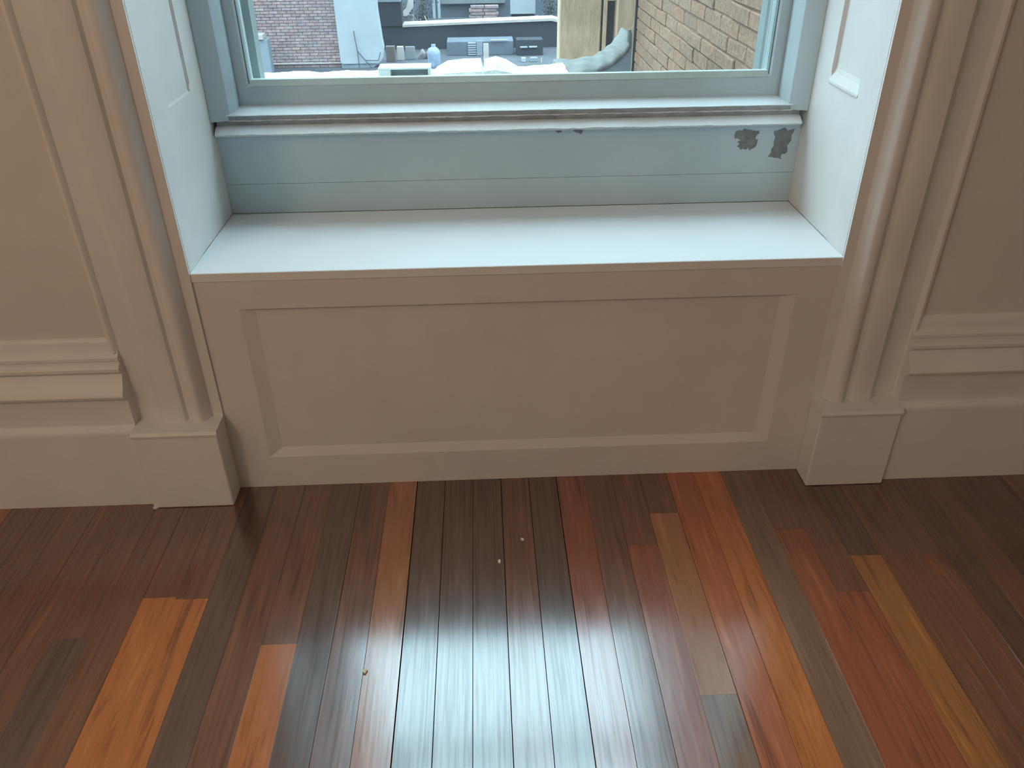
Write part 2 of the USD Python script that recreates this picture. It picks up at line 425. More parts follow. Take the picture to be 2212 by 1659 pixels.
obj("apron_frame", ring_panel(), APRON, wn)
obj("apron_panel", box(-0.503, 0.503, 0.009, 0.044, 0.098, 0.4225), APRON, wn)
obj("window_sill", box(-S, S, -0.002, 0.312, ZS - 0.018, ZS, 0.0012), SILLP, wn)
r1 = obj("riser_board", box(-S, S, 0.3125, 0.335, ZS, 0.5655, 0.0006), SASHP, wn)
r2 = obj("riser_board", box(-S, S, 0.312, 0.335, 0.566, 0.676, 0.0006), SASHP, wn)


def patch(pts, y, d=0.0006):
    """A bare patch in the paint, outlined with small random nicks; pts in (x, z)."""
    P, out = np.array(pts, float), []
    r = np.random.default_rng(int(1000 * P[0, 0]))
    amp = 0.0022 if len(P) > 5 else 0.0010
    for a, b in zip(P, np.roll(P, -1, 0)):
        for t in np.linspace(0, 1, 5)[:-1]:
            out.append(a * (1 - t) + b * t + r.normal(0, amp, 2))
    return ext_y(Polygon(out).buffer(0), y - d, y + d)


PATCHES = [[(0.468, 0.654), (0.487, 0.659), (0.518, 0.655), (0.512, 0.640), (0.518, 0.627), (0.505, 0.617), (0.485, 0.616), (0.474, 0.622), (0.480, 0.636), (0.466, 0.643)],
           [(0.553, 0.654), (0.590, 0.656), (0.589, 0.642), (0.580, 0.605), (0.570, 0.596), (0.549, 0.600), (0.553, 0.626)],
           [(0.087, 0.668), (0.101, 0.668), (0.103, 0.662), (0.094, 0.660)], [(0.126, 0.669), (0.147, 0.669), (0.145, 0.658), (0.133, 0.659)]]
for q in PATCHES:
    obj("bare_patch", patch(q, 0.3119), PEEL, r2, label="bare grey patch where paint has flaked off")

# stool: a nosing over a bead, the paint cracked along it
obj("stool", sweep_x([(0.375, 0.7085), (0.306, 0.7070), (0.3010, 0.7085), (0.3005, 0.7100), (0.3030, 0.7112), (0.345, 0.7205), (0.375, 0.7205)], -S + 0.006, S - 0.012, 200,
                     [0, 0.0002, 0.0005, 0.0006, 0.0005, 0.0002, 0], 4), CRACKED, wn, smooth=40)
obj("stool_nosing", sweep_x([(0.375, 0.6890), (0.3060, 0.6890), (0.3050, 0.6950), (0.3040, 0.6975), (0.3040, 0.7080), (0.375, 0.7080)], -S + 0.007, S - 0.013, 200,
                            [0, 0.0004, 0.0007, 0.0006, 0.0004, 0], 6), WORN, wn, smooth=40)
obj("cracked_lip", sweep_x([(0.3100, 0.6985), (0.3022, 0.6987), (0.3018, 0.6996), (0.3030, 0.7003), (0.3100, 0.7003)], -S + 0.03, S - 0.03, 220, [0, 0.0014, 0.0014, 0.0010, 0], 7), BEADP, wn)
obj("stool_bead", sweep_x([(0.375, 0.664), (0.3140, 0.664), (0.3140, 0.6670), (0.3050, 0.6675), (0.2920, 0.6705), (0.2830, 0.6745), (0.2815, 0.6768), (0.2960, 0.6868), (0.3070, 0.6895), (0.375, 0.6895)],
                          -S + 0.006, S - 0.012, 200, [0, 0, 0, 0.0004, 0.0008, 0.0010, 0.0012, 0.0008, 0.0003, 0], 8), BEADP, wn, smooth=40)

# jambs: a sunk panel in each side of the recess, seen above the sill
def jamb(sx):
    # outline in (y, z): full face; opening of the panel
    y0, y1, z0, z1 = 0.0, 0.40, ZS, ZH
    a0, a1, b0, b1 = 0.083, 0.212, 0.775, 2.40
    d = 0.006 if sx > 0 else 0.003
    w_, h_ = (0.003, 0.024) if sx > 0 else (0.003, 0.004)
    R = [[(y0, z0), (y1, z0), (y1, z1), (y0, z1)], [(a0, b0), (a1, b0), (a1, b1), (a0, b1)], [(a0 + w_, b0 + h_), (a1 - w_, b0 + h_), (a1 - w_, b1 - h_), (a0 + w_, b1 - h_)]]
    dep = [0, 0, d]
    v = [(S + dd, y, z) for r, dd in zip(R, dep) for y, z in r]
    f = []
    for r in range(2):
        for a in range(4):
            b = (a + 1) % 4
            f.append((r * 4 + a, r * 4 + 4 + a, r * 4 + 4 + b, r * 4 + b))
    f.append((8, 9, 10, 11)[::-1])
    n = len(v)
    v += [(S + 0.055, y, z) for y, z in R[0]]
    f += [(n + 0, n + 1, n + 2, n + 3)]
    for a in range(4):
        b = (a + 1) % 4
        f.append((a, b, n + b, n + a))
    t = []
    for q in f:
        t += [(q[0], q[1], q[2]), (q[0], q[2], q[3])]
    m = trimesh.Trimesh(np.array(v) * [sx, 1, 1], t, process=False)
    m.fix_normals()
    return m


for sx in (-1, 1):
    j = obj("jamb", jamb(sx), WHITE, wn)
    a, b = sorted((sx * (S - 0.0022), sx * (S + 0.001)))
    obj("stile_strip", box(a, b, 0.0, 0.0815, ZS, ZH, 0.0008), WHITE, j)
    # bolection bar at the foot of the panel
    a, b = sorted((sx * (S - 0.007), sx * (S + 0.012)))
    bar = ext_y(soft([(sx * (S - 0.003), 0.776), (sx * (S - 0.003), 0.772), (sx * (S - 0.001), 0.768), (sx * (S + 0.012), 0.766), (sx * (S + 0.012), 0.801), (sx * (S + 0.008), 0.799)], 0.0012), 0.078, 0.214)
    if sx > 0:
        obj("panel_moulding", bar, WHITE, j, smooth=30)
        obj("panel_moulding", ext_z(soft([(S + 0.012, 0.216), (S - 0.0015, 0.216), (S - 0.0015, 0.212), (S + 0.012, 0.2095)], 0.0012), 0.790, 2.40), WHITE, j, smooth=30)
    else:
        obj("panel_moulding", ext_z(soft([(-S - 0.012, 0.219), (-S + 0.0012, 0.219), (-S + 0.0012, 0.214), (-S - 0.012, 0.209)], 0.001), 0.790, 2.40), WHITE, j, smooth=30)
    # stop bead in front of the sash
    st = [(sx * (S + 0.002), 0.290), (sx * 0.588, 0.296), (sx * 0.570, 0.306), (sx * 0.5585, 0.326), (sx * 0.5575, 0.345), (sx * (S + 0.002), 0.345)]
    obj("stop_bead", ext_z(soft(st, 0.004), 0.700, ZH), SASHP, wn, smooth=40)
obj("head_lining", box(-S - 0.055, S + 0.055, 0.0, 0.40, ZH, ZH + 0.055), WHITE, wn)

# lower sash
RAIL = [(0.346, 0.718), (0.346, 0.7550), (0.347, 0.7560), (0.3535, 0.7665), (0.375, 0.7665), (0.385, 0.755), (0.385, 0.718)]
obj("sash_rail", sweep_x(RAIL, -0.590, 0.590, 90, [0, 0.0005, 0.0005, 0.0003, 0, 0, 0], 8), SASHP, wn, smooth=25)
for sx in (-1, 1):
    sp = [(sx * 0.590, 0.346), (sx * 0.5375, 0.346), (sx * 0.534, 0.349), (sx * 0.5325, 0.366), (sx * 0.5325, 0.385), (sx * 0.590, 0.385)]
    obj("sash_stile", ext_z(soft(sp, 0.0008), 0.7545, 1.56), SASHP, wn, smooth=25)
obj("glazing_putty", ext_x([(0.3466, 0.7566), (0.3538, 0.7678), (0.3650, 0.7678), (0.3650, 0.7566)], -0.5315, 0.5315), PUTTY, wn)
for sx in (-1, 1):
    a, b = sorted((sx * 0.5338, sx * 0.5318))
    obj("glazing_putty", box(a, b, 0.3500, 0.3655, 0.757, 1.56, 0.0004), EXTP, wn)
    obj("glazing_putty", box(a, b, 0.3705, 0.3845, 0.757, 1.56, 0.0004), OBEAD, wn)
obj("sash_rail", box(-0.590, 0.590, 0.346, 0.385, 1.56, 1.60, 0.002), SASHP, wn)
obj("pane", box(-0.5345, 0.5345, 0.366, 0.370, 0.764, 1.562), GLASS, wn)
# upper sash, one track further out
for sx in (-1, 1):
    a, b = sorted((sx * 0.590, sx * 0.540))
    obj("upper_sash_stile", box(a, b, 0.392, 0.428, 1.60, ZH - 0.03, 0.002), SASHP, wn)
obj("upper_sash_rail", box(-0.590, 0.590, 0.388, 0.428, 1.56, 1.60, 0.002), SASHP, wn)
obj("upper_sash_rail", box(-0.590, 0.590, 0.392, 0.428, ZH - 0.06, ZH, 0.002), SASHP, wn)
obj("upper_pane", box(-0.542, 0.542, 0.410, 0.414, 1.59, ZH - 0.05), GLASS, wn)
# outside frame: two steps that show through the edge of the glass
for sx in (-1, 1):
    IN = 0.549 if sx > 0 else 0.5375
    o = [(sx * 0.665, 0.392), (sx * 0.5635, 0.392), (sx * 0.5635, 0.428), (sx * 0.5525, 0.431), (sx * 0.5525, 0.462), (sx * IN, 0.466), (sx * IN, 0.505), (sx * 0.665, 0.505)]
    obj("outside_frame", ext_z(o, 0.70, ZH + 0.05), EXTP, wn)
    obj("weather_bead", ext_z(soft([(sx * 0.563, 0.435), (sx * 0.5485, 0.437), (sx * 0.5485, 0.442), (sx * 0.563, 0.444)], 0.001), 0.70, ZH), OBEAD, wn)

# ------------------------------------------------------------------ ceiling lamp (warm), behind the camera
lp = thing("pendant_lamp", "warm globe pendant lamp hanging from the ceiling", "lamp", loc=LAMP_AT)
cd = obj("cord", tube([(0, 0, 0.27), (0, 0, RH - LAMP_AT[2])], 0.004), BRASS, lp)
obj("canopy", trimesh.creation.cylinder(radius=0.06, height=0.025).apply_translation((0, 0, RH - LAMP_AT[2] - 0.0125)), BRASS, lp)
obj("holder", trimesh.creation.cylinder(radius=0.03, height=0.05).apply_translation((0, 0, 0.275)), BRASS, lp)
bulb = UsdLux.SphereLight.Define(stage, str(lp.GetPath()) + "/globe_light")
bulb.CreateRadiusAttr(0.26)
bulb.CreateIntensityAttr(LAMP_POWER)
bulb.CreateColorAttr(Gf.Vec3f(*LAMP_COLOR))

# ------------------------------------------------------------------ outside, close to the window
SNOWY = rough_stuff("peeling_white_coating", (0.46, 0.50, 0.47), (0.80, 0.83, 0.79), scale=26, bump=0.8, dist=0.01, stretch=(1, 2.2, 1))
PLAST = rough_stuff("broken_plaster", (0.42, 0.46, 0.45), (0.76, 0.79, 0.76), scale=30, bump=0.5, dist=0.005)
TINT = (0.62, 0.60, 0.58)
CEM = rough_stuff("grey_cement", (0.25, 0.27, 0.27), (0.38, 0.41, 0.40), scale=24, bump=0.5, dist=0.004)
TAR = rough_stuff("roof_tar", (0.035, 0.042, 0.048), (0.065, 0.075, 0.085), scale=16, bump=0.3, dist=0.004)
TINT = (0.82, 0.60, 0.48)
STUC = rough_stuff("tan_stucco", (0.40, 0.41, 0.35), (0.66, 0.66, 0.58), scale=14, bump=0.9, dist=0.012, stretch=(1, 1, 0.4))
TINT = (0.4, 0.4, 0.42)
SLOT = rough_stuff("slate_blue_recess", (0.09, 0.11, 0.13), (0.13, 0.16, 0.18), scale=9)
TINT = (0.74, 0.47, 0.38)
MORT = rough_stuff("tan_mortar", (0.26, 0.25, 0.21), (0.46, 0.44, 0.375), scale=40, bump=0.6, dist=0.004)
TANB = [rough_stuff(f"tan_brick_{i}", a, b, scale=60, bump=1.0, dist=0.010, rnd=0.07) for i, (a, b) in enumerate((((0.28, 0.27, 0.22), (0.54, 0.52, 0.44)), ((0.26, 0.26, 0.22), (0.51, 0.50, 0.43)), ((0.29, 0.265, 0.21), (0.54, 0.505, 0.42))))]
TINT = (1.0, 1.0, 1.0)
METAL = paint("white_metal", (0.56, 0.60, 0.59), rough=0.4, bump=0.1)


def sill_z(X, Y):
    q = np.stack([X * 18, Y * 40, 0 * X], -1)
    back = np.clip((Y - 0.58) / 0.1, 0, 1)
    return 0.7205 + 0.006 * (meshkit.fbm(q, 4, 2) - 0.5) * (0.4 + back) - 0.02 * np.clip((0.50 - Y) / 0.1, 0, 1) * 0


def sill_back(x):
    q = np.stack([x * 25, 0 * x, 0 * x], -1)
    return 0.690 + 0.045 * np.clip((x + 0.05) / 0.2, 0, 1) + 0.018 * (meshkit.fbm(q, 4, 5) - 0.5)


es = slab(np.linspace(-0.66, 0.146, 150), lambda x: 0.388 + 0 * x, sill_back, sill_z, 0.60, 16)
es.vertices[es.vertices[:, 0] > 0.139, 0] += 0.018 * (meshkit.fbm(es.vertices[es.vertices[:, 0] > 0.139] * [1, 40, 30], 3, 8) - 0.6)
obj("outer_sill", es, SNOWY, smooth=40, label="bright white ledge with crusty peeling coating just outside the glass", cat="ledge")
# the ledge's grey right half: cement curb that sweeps away from the window
lo_ = np.array([(0.132, 0.715), (0.176, 0.716), (0.235, 0.768), (0.279, 0.832), (0.345, 1.010), (0.379, 1.121), (0.407, 1.300)])
hi_ = np.array([(0.132, 0.903), (0.203, 0.911), (0.256, 0.961), (0.288, 1.050), (0.318, 1.128), (0.366, 1.300), (0.400, 1.440)])
fine = np.linspace(0, 1, 40)
lo_, hi_ = (np.stack([np.interp(fine, np.linspace(0, 1, 7), p[:, i]) for i in (0, 1)], 1) for p in (lo_, hi_))
for p in (lo_, hi_):
    for _ in range(12):
        p[1:-1] = 0.25 * p[:-2] + 0.5 * p[1:-1] + 0.25 * p[2:]
mid = (lo_ + hi_) / 2
prof = np.array([(-1, -0.014), (-1.0, -0.006), (-0.85, 0.0), (-0.3, 0.004), (0.3, 0.004), (0.85, 0.0), (1.0, -0.008), (1, -0.014)])
V = np.array([[*(mid[i] + (hi_[i] - lo_[i]) / 2 * a), 0.702 + b + 0.002 * math.sin(i * 0.9)] for i in range(40) for a, b in prof])
F = [(i * 8 + a, i * 8 + (a + 1) % 8, i * 8 + 8 + (a + 1) % 8, i * 8 + 8 + a) for i in range(39) for a in range(8)]
tri = [t for q in F for t in ((q[0], q[1], q[2]), (q[0], q[2], q[3]))]
for base, flip in ((0, False), (39 * 8, True)):
    for a in range(1, 7):
        tri.append((base, base + a + 1, base + a) if flip else (base, base + a, base + a + 1))
cm = trimesh.Trimesh(V, tri, process=False)
cm.fix_normals()
obj("cement_curb", cm, CEM, smooth=40, label="grey cement curb curving away from the broken end of the white ledge", cat="curb")
obj("tar_roof", ext_z([(0.12, 0.46), (0.265, 0.46), (0.311, 0.72), (0.353, 0.95), (0.392, 1.17), (0.432, 1.40), (0.40, 1.44), (0.34, 1.15), (0.28, 0.95), (0.2, 0.87), (0.12, 0.86)], 0.50, 0.6895), TAR, label="dark tar roof corner behind the cement curb near the tan brick wall", cat="roof")
obj("wall_pipe", tube([(0.378, 1.150, 0.6895), (0.378, 1.150, 0.735)], 0.006), CEM, label="thin grey pipe standing on the dark roof corner", cat="pipe")

# small things on the ledge
bk = thing("shelf_bracket", "short white metal bracket lying on the back of the white ledge", "bracket")
ztop = 0.7215
obj("top_plate", box(-0.298, -0.178, 0.585, 0.640, ztop + 0.018, ztop + 0.022, 0.0008), METAL, bk)
obj("web", box(-0.271, -0.183, 0.612, 0.630, ztop - 0.002, ztop + 0.018), EXTP, bk)  # dark block stands in for the shadow gap under the plate
obj("leg", box(-0.298, -0.270, 0.587, 0.638, ztop - 0.002, ztop + 0.018, 0.0008), METAL, bk)
obj("leg", box(-0.184, -0.178, 0.587, 0.638, ztop - 0.002, ztop + 0.018, 0.0008), METAL, bk)
def broken(back, y0, y1, seed):
    """A slab of coating broken off and tilted up: outline at the back, lower and ragged in front."""
    r = np.random.default_rng(seed)
    P = np.array(back)
    zb = P[:, 1].min()
    pts = [(x, y1, z) for x, z in P] + [(x * 1.0 + r.uniform(-0.004, 0.004), y0 + r.uniform(0, 0.008), zb + (z - zb) * r.uniform(0.25, 0.45)) for x, z in P]
    pts += [(x + r.uniform(-0.003, 0.003), y0 * 0.35 + y1 * 0.65, zb + (z - zb) * r.uniform(0.85, 1.0)) for x, z in P]
    return trimesh.convex.convex_hull(np.array(pts))


obj("plaster_slab", broken([(-0.168, 0.7185), (-0.166, 0.730), (-0.140, 0.7435), (-0.100, 0.7475), (-0.060, 0.7480), (-0.054, 0.7185)], 0.590, 0.665, 3), PLAST, label="left flat slab of broken white plaster on the ledge", cat="plaster lump")
obj("plaster_slab", broken([(-0.050, 0.7185), (-0.052, 0.7460), (-0.024, 0.7520), (0.000, 0.7445), (0.036, 0.7230), (0.037, 0.7185)], 0.595, 0.665, 11), PLAST, label="right peaked slab of broken plaster sloping down to the right", cat="plaster lump")
obj("plaster_crumb", chunk(-0.052, 0.572, 0.7185, 0.050, 0.035, 0.012, 21), PLAST, label="small plaster crumb in front of the two big plaster slabs", cat="plaster lump")

# tan brick side wall beside the window
XW, YW0, YW1 = 0.645, 0.506, 2.49
tb = thing("brick_wall", "tan brick side wall running away from the right of the window", "brick wall")
obj("mortar_core", box(XW + 0.006, XW + 0.30, YW0, YW1, -3.0, 2.2), MORT, tb)
CH, BL = 0.046, 0.185
up_, n_ind = [], 0
zc = 0.40
row = 0


def brick(x0, x1, y0, y1, z0, z1, r):
    m = box(x0, x1, y0, y1, z0, z1, 0.003)
    v = m.vertices
    v[:, 0] += np.where(v[:, 0] < (x0 + x1) / 2, r.uniform(-0.004, 0.003), 0)
    v[:, 2] += (v[:, 1] - (y0 + y1) / 2) * r.uniform(-0.02, 0.02)
    return m


rb = np.random.default_rng(5)
z = -3.0
while z < 2.15:
    off = (row % 2) * BL / 2
    y = YW0 - off
    while y < YW1:
        a, b = max(y + 0.0025, YW0), min(y + BL - 0.0025, YW1)
        if b - a > 0.03:
            m = brick(XW, XW + 0.05, a, b, z + 0.002, z + CH - 0.002, rb)
            if 0.25 < z < 1.05:
                obj("brick", m, TANB[rb.integers(3)], tb)
            else:
                up_.append(m)
        y += BL
    z += CH
    row += 1
obj("outer_bricks", cat_(*up_), TANB[0], tb, kind="stuff")

# stucco wall facing the window behind the curb
sw = thing("stucco_wall", "rough tan stucco wall with a dark slot facing the window", "stucco wall")
YS = 2.556
obj("backing", box(0.3237, 0.7401, YS + 0.05, YS + 0.3, -3.0, 2.6), SLOT, sw)
obj("stucco_panel", box(0.3048, 0.4936, YS, YS + 0.12, -3.0, 2.6, 0.004), STUC, sw)
obj("stucco_strip", box(0.5025, 0.5213, YS, YS + 0.12, -3.0, 2.6, 0.003), STUC, sw)
obj("pilaster", box(0.5591, 0.6424, YS - 0.03, YS + 0.12, -3.0, 2.6, 0.006), STUC, sw)
obj("slot_head", box(0.5213, 0.5591, YS, YS + 0.12, 0.651, 2.6, 0.003), STUC, sw)

# ------------------------------------------------------------------ yard below and the buildings behind it
K = 1.952


def far_pt(x, y, z):
    return CAM + K * (np.array([x, y, z]) - CAM)


G = 1.1 + K * (-1.0 - 1.1)          # yard level, about -3 m
TINT = (0.30, 0.28, 0.30)
YARD = rough_stuff("yard_concrete", (0.10, 0.115, 0.13), (0.22, 0.24, 0.26), scale=0.8, bump=0.3, dist=0.02)
DARK = rough_stuff("slate_parapet", (0.034, 0.042, 0.058), (0.058, 0.072, 0.096), scale=1.2, bump=0.2)
TINT = (0.45, 0.40, 0.40)
COPE = rough_stuff("pale_coping", (0.50, 0.50, 0.47), (0.72, 0.71, 0.68), scale=3)
TINT = (0.46, 0.44, 0.45)
PALE = rough_stuff("pale_blue_stucco", (0.44, 0.50, 0.52), (0.52, 0.58, 0.60), scale=1.5, bump=0.3)
PALE2 = rough_stuff("blue_grey_base", (0.26, 0.32, 0.36), (0.36, 0.42, 0.46), scale=2.5, bump=0.3)
TINT = (0.66, 0.49, 0.47)
FMORT = rough_stuff("grey_mortar", (0.17, 0.165, 0.175), (0.27, 0.265, 0.275), scale=6)
FB = [rough_stuff(f"grey_brick_{i}", a, b, scale=9, bump=0.5, dist=0.01, rnd=0.16) for i, (a, b) in enumerate((((0.21, 0.195, 0.20), (0.40, 0.38, 0.385)), ((0.24, 0.20, 0.20), (0.42, 0.37, 0.365)), ((0.20, 0.20, 0.215), (0.36, 0.37, 0.39))))]
TINT = (0.45, 0.40, 0.42)
ROSE = rough_stuff("brown_timber", (0.13, 0.11, 0.095), (0.23, 0.20, 0.17), scale=4, stretch=(1, 1, 0.2))
SAGE = rough_stuff("sage_paint", (0.22, 0.27, 0.27), (0.30, 0.36, 0.36), scale=2)
CREAM = rough_stuff("cream_paint", (0.52, 0.53, 0.48), (0.66, 0.66, 0.60), scale=2)
BLUEW = rough_stuff("blue_grey_wall", (0.11, 0.155, 0.19), (0.19, 0.245, 0.285), scale=1.3)
LEAF = rough_stuff("dark_leaf", (0.03, 0.05, 0.045), (0.09, 0.12, 0.10), scale=8)
RUBB = rough_stuff("rubble", (0.16, 0.16, 0.165), (0.46, 0.46, 0.44), scale=5, lo=0.45, hi=0.6)
PLASTIC = paint("blue_plastic", (0.15, 0.18, 0.24), rough=0.35, bump=0.3, scale=9, var=0.25, big=6)
CABLE = paint("black_cable", (0.03, 0.035, 0.04), rough=0.6)
STEEL = paint("pale_metal", (0.20, 0.22, 0.24), rough=0.4, bump=0.1)

obj("yard", box(-14, 12, YO + 0.6, 60, G - 0.3, G), YARD, label="grey concrete back yard far below the window", cat="yard", kind="structure")


def fbox(n, x0, x1, y0, dy, z0, z1, m, label=None, cat=None, parent=None, bev=0.01):
    a, b = far_pt(x0, y0, z0), far_pt(x1, y0, z1)
    return obj(n, box(a[0], b[0], a[1], a[1] + dy, a[2], b[2], bev), m, parent, label=label, cat=cat)


# grey brick house wall at the left
xl, xr, yb = far_pt(-3.35, 10.284, 0)[0], far_pt(-1.945, 10.284, 0)[0], far_pt(0, 10.284, 0)[1]
gb = thing("grey_brick_wall", "weathered grey-pink brick wall of the building behind, left of the pale panel", "brick wall")
obj("mortar_core", box(xl - 3, xr, yb + 0.014, yb + 0.4, G, 6.0), FMORT, gb)
rest, row, z = [], 0, G
FC, FL = 0.073, 0.225
while z < 5.9:
    x = xl - 3 - (row % 2) * FL / 2
    while x < xr:
        a, b = max(x + 0.006, xl - 3), min(x + FL - 0.006, xr)
        if b - a > 0.04:
            m = box(a, b, yb - rb.uniform(0, 0.012), yb + 0.06, z + 0.006, z + FC - 0.006, 0.004)
            if a > xl + 0.35 and z < G + 1.95:
                obj("brick", m, FB[rb.integers(3)], gb)
            else:
                rest.append(m)
        x += FL
    z += FC
    row += 1
obj("outer_bricks", cat_(*rest), FB[0], gb, kind="stuff")
obj("white_strip", box(xl, xr + 0.02, yb - 0.05, yb + 0.02, G + 0.10, G + 0.125), COPE, gb)

# pale blue stucco panel with rounded foot, cable on it
pp = thing("stucco_wall_end", "tall pale blue stucco wall end with a rounded lower corner", "wall")
f = lambda x, z: tuple(far_pt(x, 10.2, z)[[0, 2]])
yp = far_pt(0, 10.2, 0)[1]
obj("panel_face", ext_y(soft([f(-1.935, -0.945), f(-1.945, 2.2), f(-1.392, 2.2), f(-1.392, -0.3), f(-1.365, -0.66), f(-1.350, -0.76), f(-1.375, -0.90), f(-1.43, -0.945)], 0.08), yp, yp + 0.5), PALE, pp)
obj("panel_base", ext_y(soft([f(-1.93, -1.0), f(-1.93, -0.93), f(-1.40, -0.93), f(-1.50, -1.0)], 0.03), yp + 0.03, yp + 0.45), PALE2, pp)
g = lambda x, z: far_pt(x, 10.18, z)
cb = thing("black_cable", "thin black forked cable hanging on the pale blue wall end", "cable")
obj("cable_run", tube([g(-1.715, -0.53), g(-1.705, -0.66), g(-1.690, -0.79), g(-1.688, -1.0)], 0.010, 6), CABLE, cb)
obj("cable_branch", tube([g(-1.693, -0.78), g(-1.60, -0.90), g(-1.52, -1.0)], 0.010, 6), CABLE, cb)
obj("cable_branch", tube([g(-1.60, -0.90), g(-1.42, -0.905), g(-1.385, -0.80)], 0.008, 6), CABLE, cb)

bp = thing("bollard", "pale blue post with a white cap at the left edge of the glass", "post")
fbox("shaft", -2.95, -2.80, 9.9, 0.3, -1.0, -0.58, PALE2, parent=bp)
fbox("post_cap", -2.97, -2.845, 9.88, 0.34, -0.58, -0.515, COPE, parent=bp)

# dark parapet with pale coping
dp = thing("dark_parapet", "long slate-dark parapet wall with a pale coping and a taller left end block", "parapet")
yf = 11.57
pts = [(-1.53, -1.03), (-1.53, -0.69), (-1.18, -0.687), (1.02, -0.632), (1.12, -0.65), (1.175, -0.72), (1.185, -1.03)]
pts[1:2] = [(-1.53, -0.69)]
hh = [tuple(far_pt(x, yf, z)[[0, 2]]) for x, z in pts]
Yf = far_pt(0, yf, 0)[1]
obj("wall_face", ext_y(hh, Yf, Yf + 0.5), DARK, dp)
q = lambda x, z: tuple(far_pt(x, yf, z)[[0, 2]])
obj("coping", ext_y([q(-1.18, -0.685), q(-1.18, -0.652), q(0, -0.622), q(1.06, -0.598), q(1.15, -0.625), q(1.18, -0.665), q(1.10, -0.648), q(1.03, -0.632), q(0, -0.655)], Yf - 0.06, Yf + 0.6), COPE, dp)
fbox("end_block", -1.53, -1.18, yf - 0.02, 0.52, -0.672, -0.345, DARK, parent=dp)
fbox("end_block_cap", -1.54, -1.185, yf - 0.04, 0.58, -0.345, -0.28, PALE2, parent=dp)

# things standing in the yard in front of the parapet (left to right)
B0 = -1.0
fbox("timber_post", -1.36, -1.235, 10.6, 0.2, B0, -0.80, ROSE, "broad brown timber post under the parapet, nearest the pale blue wall", "post")
fbox("cream_post", -1.215, -1.12, 10.7, 0.15, B0, -0.82, CREAM, "cream white post under the dark parapet", "post")
fbox("sage_board", -1.10, -0.965, 10.75, 0.1, B0, -0.83, SAGE, "sage green board leaning under the dark parapet", "board")
for n, (x, zz, s) in enumerate(((-0.875, 0.16, 0.24), (-0.76, 0.19, 0.22))):
    c = far_pt(x, 10.8, B0)
    obj("rubble_heap", chunk(c[0], c[1], G, s * 1.1, s * 1.0, zz * K * 0.9, 30 + n, 40), RUBB,
        label=("left heap of grey rubble under the parapet", "right heap of grey rubble beside the blue jug")[n], cat="rubble")
c = far_pt(-0.672, 10.2, B0)
lat = np.array([(0.0, 0.0), (0.15, 0.0), (0.17, 0.03), (0.175, 0.10), (0.165, 0.2), (0.175, 0.3), (0.165, 0.38), (0.12, 0.45), (0.06, 0.49), (0.055, 0.55), (0.0, 0.55)])
jug = trimesh.creation.revolve(lat, sections=24)
jug.apply_translation((c[0], c[1], G))
obj("water_jug", jug, PLASTIC, smooth=40, label="large translucent blue plastic jug standing in the yard", cat="jug")
fbox("white_sheet", 0.0, 0.075, 10.55, 0.05, B0, -0.775, COPE, "narrow pale sheet leaning beside the dark shed", "sheet")
sh = thing("garden_shed", "low blue-grey shed with a thin white roof edge under the parapet", "shed")
fbox("shed_body", -0.52, 0.44, 11.0, 0.8, B0, -0.815, BLUEW, parent=sh)
fbox("roof_edge", 0.11, 0.36, 10.97, 0.05, -0.80, -0.79, COPE, parent=sh, bev=0.002)
wv = thing("woven_panel", "small light patterned panel on the front of the shed", "panel")
for i in range(6):
    fbox("slat", -0.215, -0.10, 10.95, 0.06, -0.99 + i * 0.03, -0.972 + i * 0.03, STEEL, parent=wv, bev=0.003)
fbox("frame", -0.095, -0.01, 10.95, 0.06, -1.0, -0.80, PALE2, parent=wv)
cr = thing("utility_cabinet", "dark utility cabinet with two pale bars under the parapet's right half", "cabinet")
fbox("cabinet_body", 0.48, 0.86, 10.9, 0.5, B0, -0.79, DARK, parent=cr)
fbox("bar", 0.53, 0.635, 10.87, 0.05, -0.895, -0.872, STEEL, parent=cr)
fbox("bar", 0.655, 0.775, 10.87, 0.05, -0.893, -0.870, STEEL, parent=cr)
fbox("concrete_block", 0.525, 0.585, 10.4, 0.15, B0, -0.945, PALE, "left pale block in front of the utility cabinet", "block")
fbox("concrete_block", 0.645, 0.745, 10.4, 0.15, B0, -0.945, PALE2, "right wider pale block in front of the utility cabinet", "block")
fbox("white_stake", 0.789, 0.801, 10.3, 0.03, B0, -0.93, COPE, "thin white stake beside the pale blocks", "stake", bev=0.003)

# behind the parapet
yB = 15.0
bw = thing("garden_wall", "blue-grey rear garden wall behind the parapet", "wall")
fbox("wall_face", -3.0, 2.6, yB, 0.4, -1.3, -0.15, BLUEW, parent=bw)
fbox("wall_band", -0.75, 0.45, yB - 0.1, 0.3, -0.77, -0.60, SAGE, parent=bw)
pr = thing("brick_pier", "grey brick pier standing against the rear garden wall", "pier")
for i in range(6):
    for jx in range(2):
        xx = -0.19 + jx * 0.26 + (0.0 if i % 2 else -0.03)
        fbox("brick", xx, xx + 0.25, yB - 0.35, 0.3, -1.10 + i * 0.055, -1.052 + i * 0.055, FB[(i + jx) % 3], parent=pr)
sl = fbox("stone_slab", 0, 0.001, 13.2, 0.1, -0.9, -0.899, COPE, "bin", "bin") if False else None
m = ext_y([far_pt(a, 13.2, b)[[0, 2]] for a, b in ((-1.325, -0.745), (-1.325, -0.70), (-1.24, -0.62), (-1.20, -0.5), (-1.12, -0.5), (-1.13, -0.62), (-1.20, -0.70), (-1.24, -0.745))], far_pt(0, 13.2, 0)[1], far_pt(0, 13.2, 0)[1] + 0.2)
obj("stone_slab", m, COPE, label="pinkish white crooked slab standing behind the parapet's left end", cat="slab")
